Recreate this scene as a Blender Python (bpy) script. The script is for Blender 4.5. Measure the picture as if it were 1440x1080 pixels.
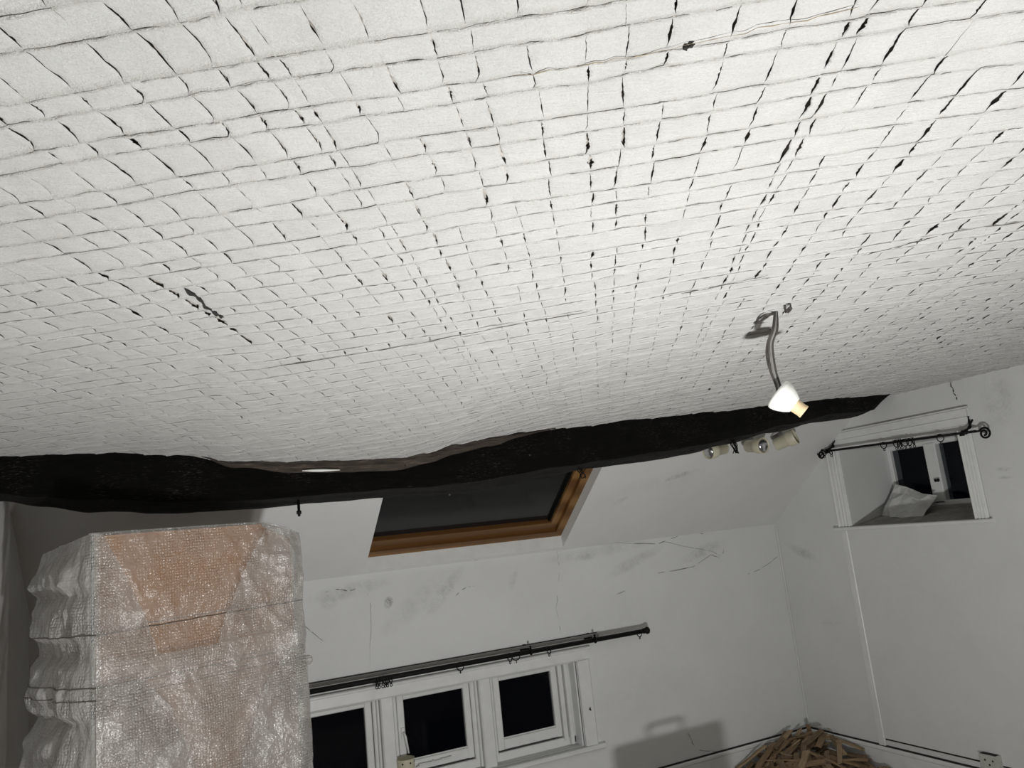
import bpy, math, random
from math import sin, cos, tan, pi, radians, sqrt
from mathutils import Vector, Matrix, noise

for o in list(bpy.data.objects):
    bpy.data.objects.remove(o)
SC = bpy.context.scene
COL = SC.collection
H = 1.96                      # lens height above the floor; coordinates below are relative to the lens, MB.build lifts them

# ------------------------------------------------------------------ camera
YAW, PITCH, ROLL = radians(25.63), radians(10.67), radians(-6.05)
FPX = 1081.0
_r = Vector((cos(YAW), -sin(YAW), 0))
FWD = Vector((sin(YAW)*cos(PITCH), cos(YAW)*cos(PITCH), sin(PITCH)))
_u = _r.cross(FWD)
RIGHT = _r*cos(ROLL) + _u*sin(ROLL)
UP = _u*cos(ROLL) - _r*sin(ROLL)
cam_d = bpy.data.cameras.new('camera')
cam_d.sensor_width = 36.0
cam_d.lens = FPX/1440*36.0
cam_d.clip_start = 0.02
cam = bpy.data.objects.new('camera', cam_d)
COL.objects.link(cam)
cam.matrix_world = Matrix(((RIGHT.x, UP.x, -FWD.x, 0), (RIGHT.y, UP.y, -FWD.y, 0),
                           (RIGHT.z, UP.z, -FWD.z, H), (0, 0, 0, 1)))
SC.camera = cam

# ------------------------------------------------------------------ world, light, exposure
w = bpy.data.worlds.new('night'); SC.world = w; w.use_nodes = True
w.node_tree.nodes['Background'].inputs[0].default_value = (0.25, 0.4, 1.0, 1)
w.node_tree.nodes['Background'].inputs[1].default_value = 0.002
LAMP = Vector((0.85, 0.45, -1.62))          # work light standing on the floor
LAIM = Vector((1.45, 1.85, 0.7))
ld = bpy.data.lights.new('work_light_beam', 'AREA')
ld.shape = 'DISK'; ld.size = 0.15; ld.spread = radians(165)
ld.energy = 88; ld.color = (1.0, 1.0, 0.985)
lo = bpy.data.objects.new('work_light_beam', ld); COL.objects.link(lo)
lo.location = LAMP + Vector((0, 0, H))
lo.rotation_euler = (LAIM-LAMP).to_track_quat('-Z', 'Y').to_euler()
vs = SC.view_settings
vs.view_transform = 'Standard'; vs.look = 'None'; vs.gamma = 1.0; vs.use_curve_mapping = False
vs.exposure = 0.0

# ------------------------------------------------------------------ measuring helpers
def ray(x, y):
    return (RIGHT*((x-720)/FPX) - UP*((y-540)/FPX) + FWD)
def at(x, y, axis, val):
    d = ray(x, y); return d*(val/d[axis])
def interp(tab, x):
    if x <= tab[0][0]: return tab[0][1]
    for (a, fa), (b, fb) in zip(tab, tab[1:]):
        if x <= b: return fa+(fb-fa)*(x-a)/(b-a)
    return tab[-1][1]
def smooth_interp(tab, x):
    if x <= tab[0][0]: return tab[0][1]
    for (a, fa), (b, fb) in zip(tab, tab[1:]):
        if x <= b:
            t = (x-a)/(b-a); t = t*t*(3-2*t); return fa+(fb-fa)*t
    return tab[-1][1]
def nz(x, y=0.0, z=0.0):
    return noise.noise((x, y, z))

# ------------------------------------------------------------------ materials
M = {}
class NT:
    def __init__(s, name):
        m = bpy.data.materials.new(name); m.use_nodes = True
        s.m = m; s.t = m.node_tree; s.b = s.t.nodes['Principled BSDF']; M[name] = m
        s.geo = None
    def n(s, typ, **kw):
        nd = s.t.nodes.new(typ)
        for k, v in kw.items(): setattr(nd, k, v)
        return nd
    def l(s, a, b): s.t.links.new(a, b)
    def pos(s):
        if s.geo is None: s.geo = s.n('ShaderNodeNewGeometry')
        return s.geo.outputs['Position']
    def mapped(s, scale=(1, 1, 1), rot=(0, 0, 0), loc=(0, 0, 0)):
        mp = s.n('ShaderNodeMapping'); s.l(s.pos(), mp.inputs[0])
        mp.inputs['Scale'].default_value = scale; mp.inputs['Rotation'].default_value = rot; mp.inputs['Location'].default_value = loc
        return mp.outputs[0]
    def noise(s, scale, detail=4, rough=.55, vec=None, out='Fac'):
        t = s.n('ShaderNodeTexNoise'); t.inputs['Scale'].default_value = scale
        t.inputs['Detail'].default_value = detail; t.inputs['Roughness'].default_value = rough
        s.l(vec if vec is not None else s.pos(), t.inputs['Vector']); return t.outputs[out]
    def ramp(s, fac, stops):
        r = s.n('ShaderNodeValToRGB'); cr = r.color_ramp
        cr.elements[0].position = stops[0][0]; cr.elements[0].color = (*stops[0][1], 1)
        cr.elements[1].position = stops[-1][0]; cr.elements[1].color = (*stops[-1][1], 1)
        for p, c in stops[1:-1]:
            e = cr.elements.new(p); e.color = (*c, 1)
        s.l(fac, r.inputs[0]); return r.outputs[0]
    def math(s, op, a, b=None, clamp=False):
        nd = s.n('ShaderNodeMath', operation=op); nd.use_clamp = clamp
        for i, v in enumerate((a, b)):
            if v is None: continue
            if isinstance(v, (int, float)): nd.inputs[i].default_value = v
            else: s.l(v, nd.inputs[i])
        return nd.outputs[0]
    def mix(s, fac, a, b):
        nd = s.n('ShaderNodeMix', data_type='RGBA')
        for sk, v in ((nd.inputs[0], fac), (nd.inputs[6], a), (nd.inputs[7], b)):
            if isinstance(v, (int, float)): sk.default_value = v
            elif isinstance(v, tuple): sk.default_value = (*v, 1)
            else: s.l(v, sk)
        return nd.outputs[2]
    def bump(s, h, strength=.3, dist=.01, normal=None):
        b = s.n('ShaderNodeBump'); b.inputs['Strength'].default_value = strength; b.inputs['Distance'].default_value = dist
        s.l(h, b.inputs['Height'])
        if normal is not None: s.l(normal, b.inputs['Normal'])
        return b.outputs[0]
    def setc(s, c):
        if isinstance(c, tuple): s.b.inputs['Base Color'].default_value = (*c, 1)
        else: s.l(c, s.b.inputs['Base Color'])
    def p(s, **kw):
        for k, v in kw.items(): s.b.inputs[k].default_value = v

def simple(name, col, rough=.6, var=.12, scale=30, metallic=0, bump=0, bscale=200, spec=.5):
    t = NT(name)
    f = t.noise(scale)
    a = tuple(max(0, c*(1-var)) for c in col); b = tuple(min(1, c*(1+var)) for c in col)
    t.setc(t.ramp(f, [(.3, a), (.7, b)]))
    t.p(Roughness=rough, Metallic=metallic); t.b.inputs['Specular IOR Level'].default_value = spec
    if bump: t.l(t.bump(t.noise(bscale, 3), bump, .003), t.b.inputs['Normal'])
    return t

def wall_material(name, col, smudges, ax):
    """white paint with mottling; smudges: (a, z, ra, rz, rot, strength) dirty patches on the wall in its own plane"""
    t = NT(name)
    f = t.noise(3.0, 5, .6); f2 = t.noise(40, 4, .6)
    c = t.ramp(f, [(.3, tuple(v*.94 for v in col)), (.7, col)])
    c = t.mix(t.math('MULTIPLY', f2, .10), c, tuple(v*.6 for v in col))
    sep = t.n('ShaderNodeSeparateXYZ'); t.l(t.pos(), sep.inputs[0])
    A, Z = sep.outputs[ax], sep.outputs[2]
    mr = t.n('ShaderNodeMapping'); t.l(t.mapped((1, 1, 1), (0, radians(-40), 0) if ax == 0 else (radians(40), 0, 0)), mr.inputs[0]); mr.inputs['Scale'].default_value = (1, 1, 6)
    scr = t.noise(22, 6, .75, mr.outputs[0]); big = t.noise(11, 5, .7)
    tot = None
    for (a, z, ra, rz, rot, st) in smudges:
        da = t.math('SUBTRACT', A, a); dz = t.math('SUBTRACT', Z, z+H)
        p = t.math('ADD', t.math('MULTIPLY', da, cos(rot)/ra), t.math('MULTIPLY', dz, sin(rot)/ra))
        q = t.math('ADD', t.math('MULTIPLY', da, -sin(rot)/rz), t.math('MULTIPLY', dz, cos(rot)/rz))
        r2 = t.math('ADD', t.math('POWER', t.math('ABSOLUTE', p), 2), t.math('POWER', t.math('ABSOLUTE', q), 2))
        m = t.math('SUBTRACT', 1.0, r2, True)
        m = t.math('MULTIPLY', m, st)
        tot = m if tot is None else t.math('ADD', tot, m)
    if tot is not None:
        br = t.math('MULTIPLY', t.math('MULTIPLY', scr, big), 3.6)
        br = t.math('SUBTRACT', br, .62, True)
        c = t.mix(t.math('MULTIPLY', t.math('MULTIPLY', tot, br, True), .75), c, tuple(v*.33 for v in col))
    t.setc(c); t.p(Roughness=.75); t.b.inputs['Specular IOR Level'].default_value = .25
    h = t.math('ADD', t.noise(170, 4, .7), t.math('MULTIPLY', t.noise(6, 3, .5), 1.5))
    t.l(t.bump(h, .25, .006), t.b.inputs['Normal'])
    return t

# white lath-marked plaster of the ceiling
t = NT('ceiling_plaster')
att = t.n('ShaderNodeAttribute'); att.attribute_name = 'edge'
f = t.noise(9, 6, .65); f2 = t.noise(240, 3, .7)
c = t.ramp(f, [(.3, (.67, .668, .648)), (.7, (.75, .748, .73))])
gr_ = t.math('SUBTRACT', t.math('MULTIPLY', t.noise(210, 3, .75), 2.6), 1.15, True)
c = t.mix(t.math('MULTIPLY', gr_, .45), c, (.46, .45, .43))
och = t.math('MULTIPLY', att.outputs['Fac'], t.math('SUBTRACT', t.math('MULTIPLY', t.noise(90, 4, .75), 3.2), 1.35, True), True)
c = t.mix(t.math('MULTIPLY', och, .5), c, (.45, .40, .30))
t.setc(c); t.p(Roughness=.9); t.b.inputs['Specular IOR Level'].default_value = .15
mr = t.n('ShaderNodeMapping'); t.l(t.mapped((1, 1, 1), (0, 0, radians(31))), mr.inputs[0]); mr.inputs['Scale'].default_value = (1, 5, 1)
h = t.math('ADD', t.noise(300, 4, .75), t.math('MULTIPLY', t.noise(34, 5, .75, mr.outputs[0]), 2.6))
h = t.math('ADD', h, t.math('MULTIPLY', t.math('MULTIPLY', t.noise(150, 4, .8), att.outputs['Fac']), 3.0))
t.l(t.bump(h, .7, .008), t.b.inputs['Normal'])
simple('ceiling_dark', (.36, .335, .30), .95, .5, 25, spec=.1)
simple('plain_plaster', (.72, .72, .69), .85, .05, 6, bump=.3)
simple('crack', (.10, .09, .075), .95, .3, 80, spec=.05)
simple('ochre_crack', (.34, .29, .21), .95, .3, 80, spec=.05)
simple('fine_crack', (.24, .235, .22), .95, .2, 80, spec=.05)

wall_material('wall_back_paint', (.755, .76, .745),
    [(1.10, -.27, .28, .055, .1, .8), (.98, -.33, .06, .05, 0, .8), (1.36, -.375, .032, .045, -.5, 3.2), (1.75, -.35, .22, .05, .8, .9), (1.55, -.4, .35, .08, .6, .45), (2.25, -.33, .09, .03, 1.1, .8),
     (2.95, -.22, .5, .05, .05, .6), (3.25, -.33, .32, .05, .3, .8), (3.9, -.32, .25, .05, .25, .9), (2.85, -.25, .12, .03, 0, .7),
     (3.1, -1.25, .6, .2, 0, .22), (2.9, -.75, .5, .3, .4, .12)], 0)
wall_material('slope_paint', (.755, .76, .745), [(2.95, .12, .06, .02, .3, 1.4), (3.35, .25, .16, .02, .2, 1.0), (3.2, .22, .4, .06, .1, .25)], 0)
wall_material('wall_right_paint', (.73, .735, .72),
    [(4.75, -.42, .2, .05, .4, .8), (2.95, .46, .12, .2, .1, .7), (2.75, .2, .03, .3, 0, .9), (3.0, .05, .06, .015, .1, 1.6), (3.0, .0, .05, .012, 0, 1.4), (2.75, -.25, .06, .015, 0, 1.3), (3.6, -.6, .8, .5, 0, .12), (4.6, -.95, .12, .02, 0, .5), (2.9, -.6, .04, .3, 0, .3)], 1)
simple('wall_left_paint', (.68, .68, .66), .8, .05, 5, bump=.2)
simple('white_gloss', (.74, .745, .73), .38, .05, 12, bump=.08, bscale=60)
simple('sill_dusty', (.40, .395, .37), .7, .25, 18, bump=.15)
simple('gable_sill', (.30, .28, .25), .7, .3, 14, bump=.15)
simple('floor_boards', (.24, .20, .165), .7, .25, 8, bump=.2)
simple('black_iron', (.006, .006, .0055), .6, .3, 60, bump=.2, spec=.2)
simple('cream_plastic', (.62, .58, .44), .4, .05, 20)
simple('white_plastic', (.93, .93, .90), .35, .03, 30)
simple('tan_bakelite', (.83, .64, .40), .4, .08, 40)
simple('wire_dark', (.05, .045, .04), .5, .2, 60)
simple('wire_grey', (.20, .195, .185), .45, .1, 60)
simple('lamp_silver', (.55, .55, .57), .18, .08, 40, metallic=.9)
simple('mount_grey', (.33, .32, .31), .45, .1, 30)
simple('paper_sheet', (.62, .62, .60), .55, .12, 14, bump=.3, bscale=40)
simple('case_shell', (.06, .06, .065), .5, .2, 20)
simple('yellow_metal', (.75, .52, .05), .5, .1, 20)
simple('metal_box', (.52, .52, .48), .5, .15, 40)
simple('hole_dark', (.018, .016, .014), .9, .2, 40)
simple('track_white', (.45, .45, .43), .5, .08, 30)

# glass
def glass(name, col, rough):
    t = NT(name); t.setc(col); t.p(Roughness=rough, IOR=1.45)
    t.b.inputs['Specular IOR Level'].default_value = .5
    t.b.inputs['Transmission Weight'].default_value = 0.0
    mx = t.n('ShaderNodeMixShader'); tr = t.n('ShaderNodeBsdfTransparent')
    tr.inputs[0].default_value = (.85, .87, .9, 1)
    out = t.t.nodes['Material Output']
    t.l(tr.outputs[0], mx.inputs[1]); t.l(t.b.outputs[0], mx.inputs[2]); mx.inputs[0].default_value = .3
    t.l(mx.outputs[0], out.inputs['Surface']); return t
glass('window_glass', (.004, .004, .005), .03)
t = NT('skylight_glass'); t.setc(t.ramp(t.noise(3), [(.3, (.010, .010, .011)), (.7, (.014, .014, .015))])); t.p(Roughness=.16, IOR=1.5)

# pine of the roof window
t = NT('pine')
mv = t.mapped((1.2, 9, 9), (radians(37), 0, 0))
f = t.noise(3.2, 5, .6, mv)
wv = t.n('ShaderNodeTexWave', wave_type='RINGS'); wv.inputs['Scale'].default_value = .35; wv.inputs['Distortion'].default_value = 3.0
wv.inputs['Detail'].default_value = 3; wv.inputs['Detail Scale'].default_value = 1.2; t.l(mv, wv.inputs['Vector'])
c = t.ramp(wv.outputs['Fac'], [(.1, (.13, .058, .016)), (.55, (.22, .108, .032)), (.9, (.28, .15, .05))])
c = t.mix(t.math('MULTIPLY', f, .4), c, (.16, .07, .02))
t.setc(c); t.p(Roughness=.4)
# black tarred oak of the beam
t = NT('beam_black')
mv = t.mapped((1.0, 6, 6))
f = t.noise(9, 6, .7, mv); f2 = t.noise(40, 4, .75, mv); f3 = t.noise(3.5, 4, .6)
c = t.ramp(f, [(.3, (.0022, .002, .0018)), (.6, (.005, .0045, .004)), (.78, (.016, .013, .011))])
chip = t.math('MULTIPLY', t.math('SUBTRACT', f2, .56, True), t.math('MULTIPLY', t.math('SUBTRACT', f3, .47, True), 60), True)
c = t.mix(t.math('MULTIPLY', chip, .7), c, (.16, .145, .13))
t.setc(c); t.p(Roughness=.6); t.b.inputs['Specular IOR Level'].default_value = .16
t.l(t.bump(t.math('ADD', f, f2), 1.0, .03), t.b.inputs['Normal'])
t = NT('beam_brown')
mv = t.mapped((1.0, 7, 7))
f = t.noise(8, 6, .7, mv)
t.setc(t.ramp(f, [(.3, (.018, .013, .010)), (.55, (.06, .045, .034)), (.75, (.16, .125, .095))])); t.p(Roughness=.8)
t.l(t.bump(f, .9, .02), t.b.inputs['Normal'])
# old lath wood
for k, (a, b) in enumerate((((.16, .10, .055), (.33, .225, .13)), ((.22, .15, .085), (.42, .31, .19)), ((.10, .065, .038), (.24, .16, .095)))):
    t = NT('lath_wood_%d' % k)
    tc = t.n('ShaderNodeTexCoord'); mp = t.n('ShaderNodeMapping'); mp.inputs['Scale'].default_value = (1.5, 18, 18)
    t.l(tc.outputs['Object'], mp.inputs[0])
    t.setc(t.ramp(t.noise(9, 5, .65, mp.outputs[0]), [(.3, a), (.7, b)])); t.p(Roughness=.85)
# brown carcass under the wrap
t = NT('brown_carcass'); t.setc(t.ramp(t.noise(5, 4, .6, t.mapped((1, 1, .25))), [(.3, (.33, .165, .07)), (.7, (.44, .24, .11))])); t.p(Roughness=.6)
# bubble wrap
def wrap(name, fac, tint):
    t = NT(name)
    tc = t.n('ShaderNodeTexCoord')
    vo = t.n('ShaderNodeTexVoronoi'); vo.inputs['Scale'].default_value = 90; vo.inputs['Randomness'].default_value = .35
    t.l(tc.outputs['UV'], vo.inputs['Vector'])
    hb = t.math('SUBTRACT', .36, t.math('POWER', vo.outputs['Distance'], 2), True)
    bn = t.n('ShaderNodeBump'); bn.inputs['Distance'].default_value = .012; t.l(hb, bn.inputs['Height'])
    t.l(t.math('SUBTRACT', t.math('MULTIPLY', t.noise(6, 4, .65), 5.5), 2.2, True), bn.inputs['Strength']); nb = bn.outputs[0]
    nb = t.bump(t.noise(14, 5, .65), .7, .03, nb)
    t.l(nb, t.b.inputs['Normal'])
    t.setc(tint); t.p(Roughness=.10); t.b.inputs['Specular IOR Level'].default_value = .2
    t.b.inputs['Coat Weight'].default_value = 0.0; t.b.inputs['Coat Roughness'].default_value = .12
    t.l(nb, t.b.inputs['Coat Normal'])
    mx = t.n('ShaderNodeMixShader'); tr = t.n('ShaderNodeBsdfTransparent')
    tr.inputs[0].default_value = (.97, .95, .93, 1)
    att = t.n('ShaderNodeAttribute'); att.attribute_name = 'edge'
    ff = t.math('ADD', t.math('MULTIPLY', t.noise(7, 4, .6), .28), fac-.14)
    ff = t.math('ADD', ff, t.math('MULTIPLY', hb, .22))
    ff = t.math('ADD', ff, t.math('MULTIPLY', att.outputs['Fac'], .5), True)
    t.l(ff, mx.inputs[0]); t.l(tr.outputs[0], mx.inputs[1]); t.l(t.b.outputs[0], mx.inputs[2])
    gl = t.n('ShaderNodeBsdfAnisotropic'); gl.inputs['Roughness'].default_value = .24; t.l(nb, gl.inputs['Normal'])
    fr = t.n('ShaderNodeFresnel'); fr.inputs['IOR'].default_value = 1.6
    m2 = t.n('ShaderNodeMixShader'); m2.inputs[0].default_value = .09; t.l(mx.outputs[0], m2.inputs[1]); t.l(gl.outputs[0], m2.inputs[2])
    t.l(m2.outputs[0], t.t.nodes['Material Output'].inputs['Surface'])
wrap('bubble_wrap', .20, (.53, .52, .505))
wrap('bubble_wrap_extra', .25, (.53, .52, .505))
simple('crease_shade', (.10, .085, .07), .35, .15, 30)  # dark colour carries the shade of the wrap's creases

# ------------------------------------------------------------------ mesh builder
class MB:
    def __init__(s): s.v = []; s.f = []; s.uv = None; s.edge = None
    def add(s, vs, fs):
        o = len(s.v); s.v += [tuple(v) for v in vs]; s.f += [tuple(i+o for i in f) for f in fs]; return s
    def box(s, a, b):
        x0, y0, z0 = a; x1, y1, z1 = b
        return s.add([(x0, y0, z0), (x1, y0, z0), (x1, y1, z0), (x0, y1, z0), (x0, y0, z1), (x1, y0, z1), (x1, y1, z1), (x0, y1, z1)],
                     [(0, 3, 2, 1), (4, 5, 6, 7), (0, 1, 5, 4), (1, 2, 6, 5), (2, 3, 7, 6), (3, 0, 4, 7)])
    def hexa(s, p):           # 8 points, bottom ring then top ring
        return s.add(p, [(0, 3, 2, 1), (4, 5, 6, 7), (0, 1, 5, 4), (1, 2, 6, 5), (2, 3, 7, 6), (3, 0, 4, 7)])
    def bbox(s, a, b, e=.004):   # box with chamfered long edges (octagonal prism along the longest axis)
        a = Vector(a); b = Vector(b); d = b-a; ax = max(range(3), key=lambda i: d[i]); i, j = [k for k in range(3) if k != ax]
        e = min(e, d[i]*.3, d[j]*.3)
        prof = [(a[i]+e, a[j]), (b[i]-e, a[j]), (b[i], a[j]+e), (b[i], b[j]-e), (b[i]-e, b[j]), (a[i]+e, b[j]), (a[i], b[j]-e), (a[i], a[j]+e)]
        vs = []
        for q in (a[ax], b[ax]):
            for (pi_, pj) in prof:
                v = [0, 0, 0]; v[ax] = q; v[i] = pi_; v[j] = pj; vs.append(v)
        fs = [tuple(range(7, -1, -1)), tuple(range(8, 16))]+[(k, (k+1) % 8, 8+(k+1) % 8, 8+k) for k in range(8)]
        return s.add(vs, fs)
    def tube(s, pts, r, n=8, cap=True):
        pts = [Vector(p) for p in pts]; N = len(pts); rs = r if isinstance(r, (list, tuple)) else [r]*N
        vs = []; fs = []; ref = None
        for k, p in enumerate(pts):
            tg = (pts[min(k+1, N-1)]-pts[max(k-1, 0)]).normalized()
            if ref is None:
                ref = tg.orthogonal().normalized()
            ref = (ref-tg*ref.dot(tg))
            if ref.length < 1e-6: ref = tg.orthogonal()
            ref.normalize(); bi = tg.cross(ref)
            for i in range(n):
                a = 2*pi*i/n; vs.append(p+(ref*cos(a)+bi*sin(a))*rs[k])
        for k in range(N-1):
            for i in range(n):
                j = (i+1) % n; fs.append((k*n+i, k*n+j, (k+1)*n+j, (k+1)*n+i))
        if cap: fs += [tuple(range(n-1, -1, -1)), tuple(range((N-1)*n, N*n))]
        return s.add(vs, fs)
    def lathe(s, base, axis, prof, n=20):
        base = Vector(base); axis = Vector(axis).normalized(); a = axis.orthogonal().normalized(); b = axis.cross(a)
        vs = []; fs = []
        for (h, r) in prof:
            for i in range(n):
                t_ = 2*pi*i/n; vs.append(base+axis*h+(a*cos(t_)+b*sin(t_))*max(r, 1e-4))
        for k in range(len(prof)-1):
            for i in range(n):
                j = (i+1) % n; fs.append((k*n+i, k*n+j, (k+1)*n+j, (k+1)*n+i))
        fs += [tuple(range(n-1, -1, -1)), tuple(range((len(prof)-1)*n, len(prof)*n))]
        return s.add(vs, fs)
    def torus(s, c, axis, R, r, n=14, m=6):
        c = Vector(c); axis = Vector(axis).normalized(); a = axis.orthogonal().normalized(); b = axis.cross(a)
        vs = []; fs = []
        for i in range(n):
            t_ = 2*pi*i/n; d = a*cos(t_)+b*sin(t_)
            for j in range(m):
                q = 2*pi*j/m; vs.append(c+d*(R+r*cos(q))+axis*r*sin(q))
        for i in range(n):
            for j in range(m):
                fs.append((i*m+j, ((i+1) % n)*m+j, ((i+1) % n)*m+(j+1) % m, i*m+(j+1) % m))
        return s.add(vs, fs)
    def grid(s, fn, nu, nv):
        vs = [fn(i/(nu-1), j/(nv-1)) for j in range(nv) for i in range(nu)]
        fs = [(j*nu+i, j*nu+i+1, (j+1)*nu+i+1, (j+1)*nu+i) for j in range(nv-1) for i in range(nu-1)]
        return s.add(vs, fs)
    def build(s, name, mat, parent=None, smooth=False, origin=None):
        vs = [Vector((v[0], v[1], v[2]+H)) for v in s.v]
        if origin is not None: org = Vector(origin)+Vector((0, 0, H))
        elif parent is not None: org = Vector((0, 0, 0))
        else:
            xs = [v.x for v in vs]; ys = [v.y for v in vs]; zs = [v.z for v in vs]
            org = Vector(((min(xs)+max(xs))/2, (min(ys)+max(ys))/2, min(zs)))
        base = Vector((0, 0, 0)); p = parent
        while p is not None:
            base += p.location; p = p.parent
        me = bpy.data.meshes.new(name)
        me.from_pydata([tuple(v-base-(org if parent is None else Vector((0, 0, 0)))) for v in vs], [], s.f)
        if smooth: me.shade_smooth()
        if s.edge is not None:
            at_ = me.attributes.new('edge', 'FLOAT', 'POINT'); at_.data.foreach_set('value', s.edge)
        if s.uv is not None:
            ul = me.uv_layers.new(name='UVMap')
            for lp in me.loops: ul.data[lp.index].uv = s.uv[lp.vertex_index]
        me.materials.append(M[mat])
        o = bpy.data.objects.new(name, me); COL.objects.link(o)
        if parent is None: o.location = org
        o.parent = parent
        return o
def tag(o, label=None, cat=None, group=None, kind=None):
    if label: o['label'] = label
    if cat: o['category'] = cat
    if group: o['group'] = group
    if kind: o['kind'] = kind
    return o
def empty(name, loc, label=None, cat=None, group=None, kind=None):
    o = bpy.data.objects.new(name, None); COL.objects.link(o); o.empty_display_size = .1
    o.location = Vector(loc)+Vector((0, 0, H)); return tag(o, label, cat, group, kind)

# ------------------------------------------------------------------ room measures
XL, XR, YB, YF, ZF = -.61, 4.673, 5.0, -2.2, -H
ST, SZ0 = .75, -.18                        # roof slope: z = SZ0 + ST*(YB-y)
def slope(x, s, n=0.0):                    # s up the slope from the crease, n outwards through the roof
    return Vector((x, YB-.8*s+.6*n, SZ0+.6*s+.8*n))
BEAM_TOP = [(-.67, .522), (-.365, .514), (-.178, .509), (.104, .48), (.342, .433), (.626, .416), (.895, .406), (1.107, .403), (1.256, .42), (1.411, .455),
            (1.611, .478), (1.776, .497), (2.079, .514), (2.544, .543), (3.052, .566), (3.612, .60), (4.099, .623), (4.628, .642), (4.8, .645)]
BEAM_BOT = [(-.65, .362), (-.60, .345), (-.439, .308), (-.247, .272), (.104, .239), (.354, .234), (.652, .232), (1.007, .232), (1.311, .222), (1.551, .223), (1.719, .237),
            (1.984, .269), (2.309, .296), (2.653, .316), (2.967, .341), (3.304, .389), (3.664, .45), (4.108, .503), (4.439, .515), (4.8, .525)]
def yb(x): return 3.75-(x+.75)*.15/5.42
def zc(x, y):
    S = .64-smooth_interp([(p[0], p[1]) for p in BEAM_TOP], x)
    f = min(max((y-.9)/2.8, 0), 1.05)**1.6
    return .64-S*f+.006*nz(x*2.1, y*2.1, 3.3)

# ------------------------------------------------------------------ setting
fl = empty('floor', (2, 1.5, ZF), kind='structure')
MB().box((XL-.2, YF-.2, ZF-.12), (XR+.2, YB+.2, ZF-.02)).build('subfloor', 'floor_boards', fl)
xx = XL
while xx < XR:
    wd = .145
    MB().bbox((xx, YF, ZF-.02), (min(xx+wd-.004, XR), YB, ZF), .003).build('floorboard', 'floor_boards', fl)
    xx += wd

# back wall with the window opening
WX0, WX1, WZ0, WZ1 = .60, 2.655, -1.50, -.945
wb = empty('wall_back', (2, YB, ZF), kind='structure')
b = MB()
b.box((XL-.2, YB, ZF), (WX0, YB+.3, SZ0)); b.box((WX1, YB, ZF), (XR+.6, YB+.3, SZ0))
b.box((WX0, YB, ZF), (WX1, YB+.3, WZ0)); b.box((WX0, YB, WZ1), (WX1, YB+.3, SZ0))
b.build('plaster_face', 'wall_back_paint', wb)

# gable wall with the deep window opening
GY0, GY1, GZ0, GZ1 = 3.25, 4.205, -.235, .325
wr = empty('wall_right', (XR, 3, ZF), kind='structure')
b = MB()
X2 = XR+.62
b.box((XR, YF-.2, ZF), (X2, GY0, 1.2)); b.box((XR, GY1, ZF), (X2, YB, 1.2))
b.box((XR, GY0, ZF), (X2, GY1, GZ0)); b.box((XR, GY0, GZ1), (X2, GY1, 1.2))
b.build('plaster_face', 'wall_right_paint', wr)
wl = MB().box((XL-.2, YF-.2, ZF), (XL, YB, 1.2)).build('wall_left', 'wall_left_paint'); tag(wl, kind='structure')
wf = MB().box((XL, YF-.2, ZF), (XR, YF, 1.2)).build('wall_front', 'plain_plaster'); tag(wf, kind='structure')

# sloping ceiling under the roof, with the roof-window opening
SX0, SX1, SS0, SS1 = 1.212, 2.652, .032, 1.10
cs = empty('ceiling_slope', (2, YB, SZ0), kind='structure')
def slab(x0, x1, s0, s1, n0=0, n1=.22):
    return [slope(x0, s0, n0), slope(x1, s0, n0), slope(x1, s1, n0), slope(x0, s1, n0), slope(x0, s0, n1), slope(x1, s0, n1), slope(x1, s1, n1), slope(x0, s1, n1)]
b = MB()
b.hexa(slab(XL-.1, SX0, -.02, 2.0)); b.hexa(slab(SX1, XR+.1, -.02, 2.0)); b.hexa(slab(SX0, SX1, -.02, SS0)); b.hexa(slab(SX0, SX1, SS1, 2.0))
b.build('plaster_face', 'slope_paint', cs)

# ------------------------------------------------------------------ ceiling of lath-marked plaster panels
random.seed(11)
ce = empty('ceiling', (2, 1.5, .64), kind='structure')
def backfn(s, t_):
    x = XL-.1+(XR+.2-XL)*s; y = YF+(3.95-YF)*t_
    return (x, y, zc(x, y)+.0125)
bk = MB().grid(backfn, 80, 90); 
bk.build('backing', 'ceiling_dark', ce, smooth=True)
MB().box((XL-.1, YF-.2, .75), (XR+.2, 4.1, .9)).build('backing_board', 'ceiling_dark', ce)
MB().box((XL-.05, YF, .628), (XR+.05, -.42, .66)).build('plain_strip', 'plain_plaster', ce)

A31 = radians(31)
EU = Vector((cos(A31), -sin(A31))); EV = Vector((sin(A31), cos(A31)))
cols = [-.98, -.905, -.84, -.77, -.70, -.63, -.556, -.49, -.43, -.374, -.348, -.277, -.216, -.141, -.091, -.016, .061, .112, .176, .263, .342, .428, .45, .519, .61, .685]
while cols[-1] < 4.6:
    cols.append(cols[-1]+(random.uniform(.058, .1) if random.random() > .12 else .026))
left = []
u = cols[0]
while u > -3.1:
    u -= random.uniform(.058, .09) if random.random() > .1 else .028
    left.append(u)
cols = left[::-1]+cols
rows = [.784, .879, .93, 1.0, 1.045, 1.134, 1.19, 1.272, 1.34, 1.43, 1.49, 1.57, 1.636]
v = rows[-1]
k = 0
while v < 5.75:
    v += (.082, .056)[k % 2]*random.uniform(.88, 1.12); k += 1; rows.append(v)
v = rows[0]
while v > -.5:
    v -= (.082, .056)[k % 2]*random.uniform(.88, 1.12); k += 1; rows.insert(0, v)

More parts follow.
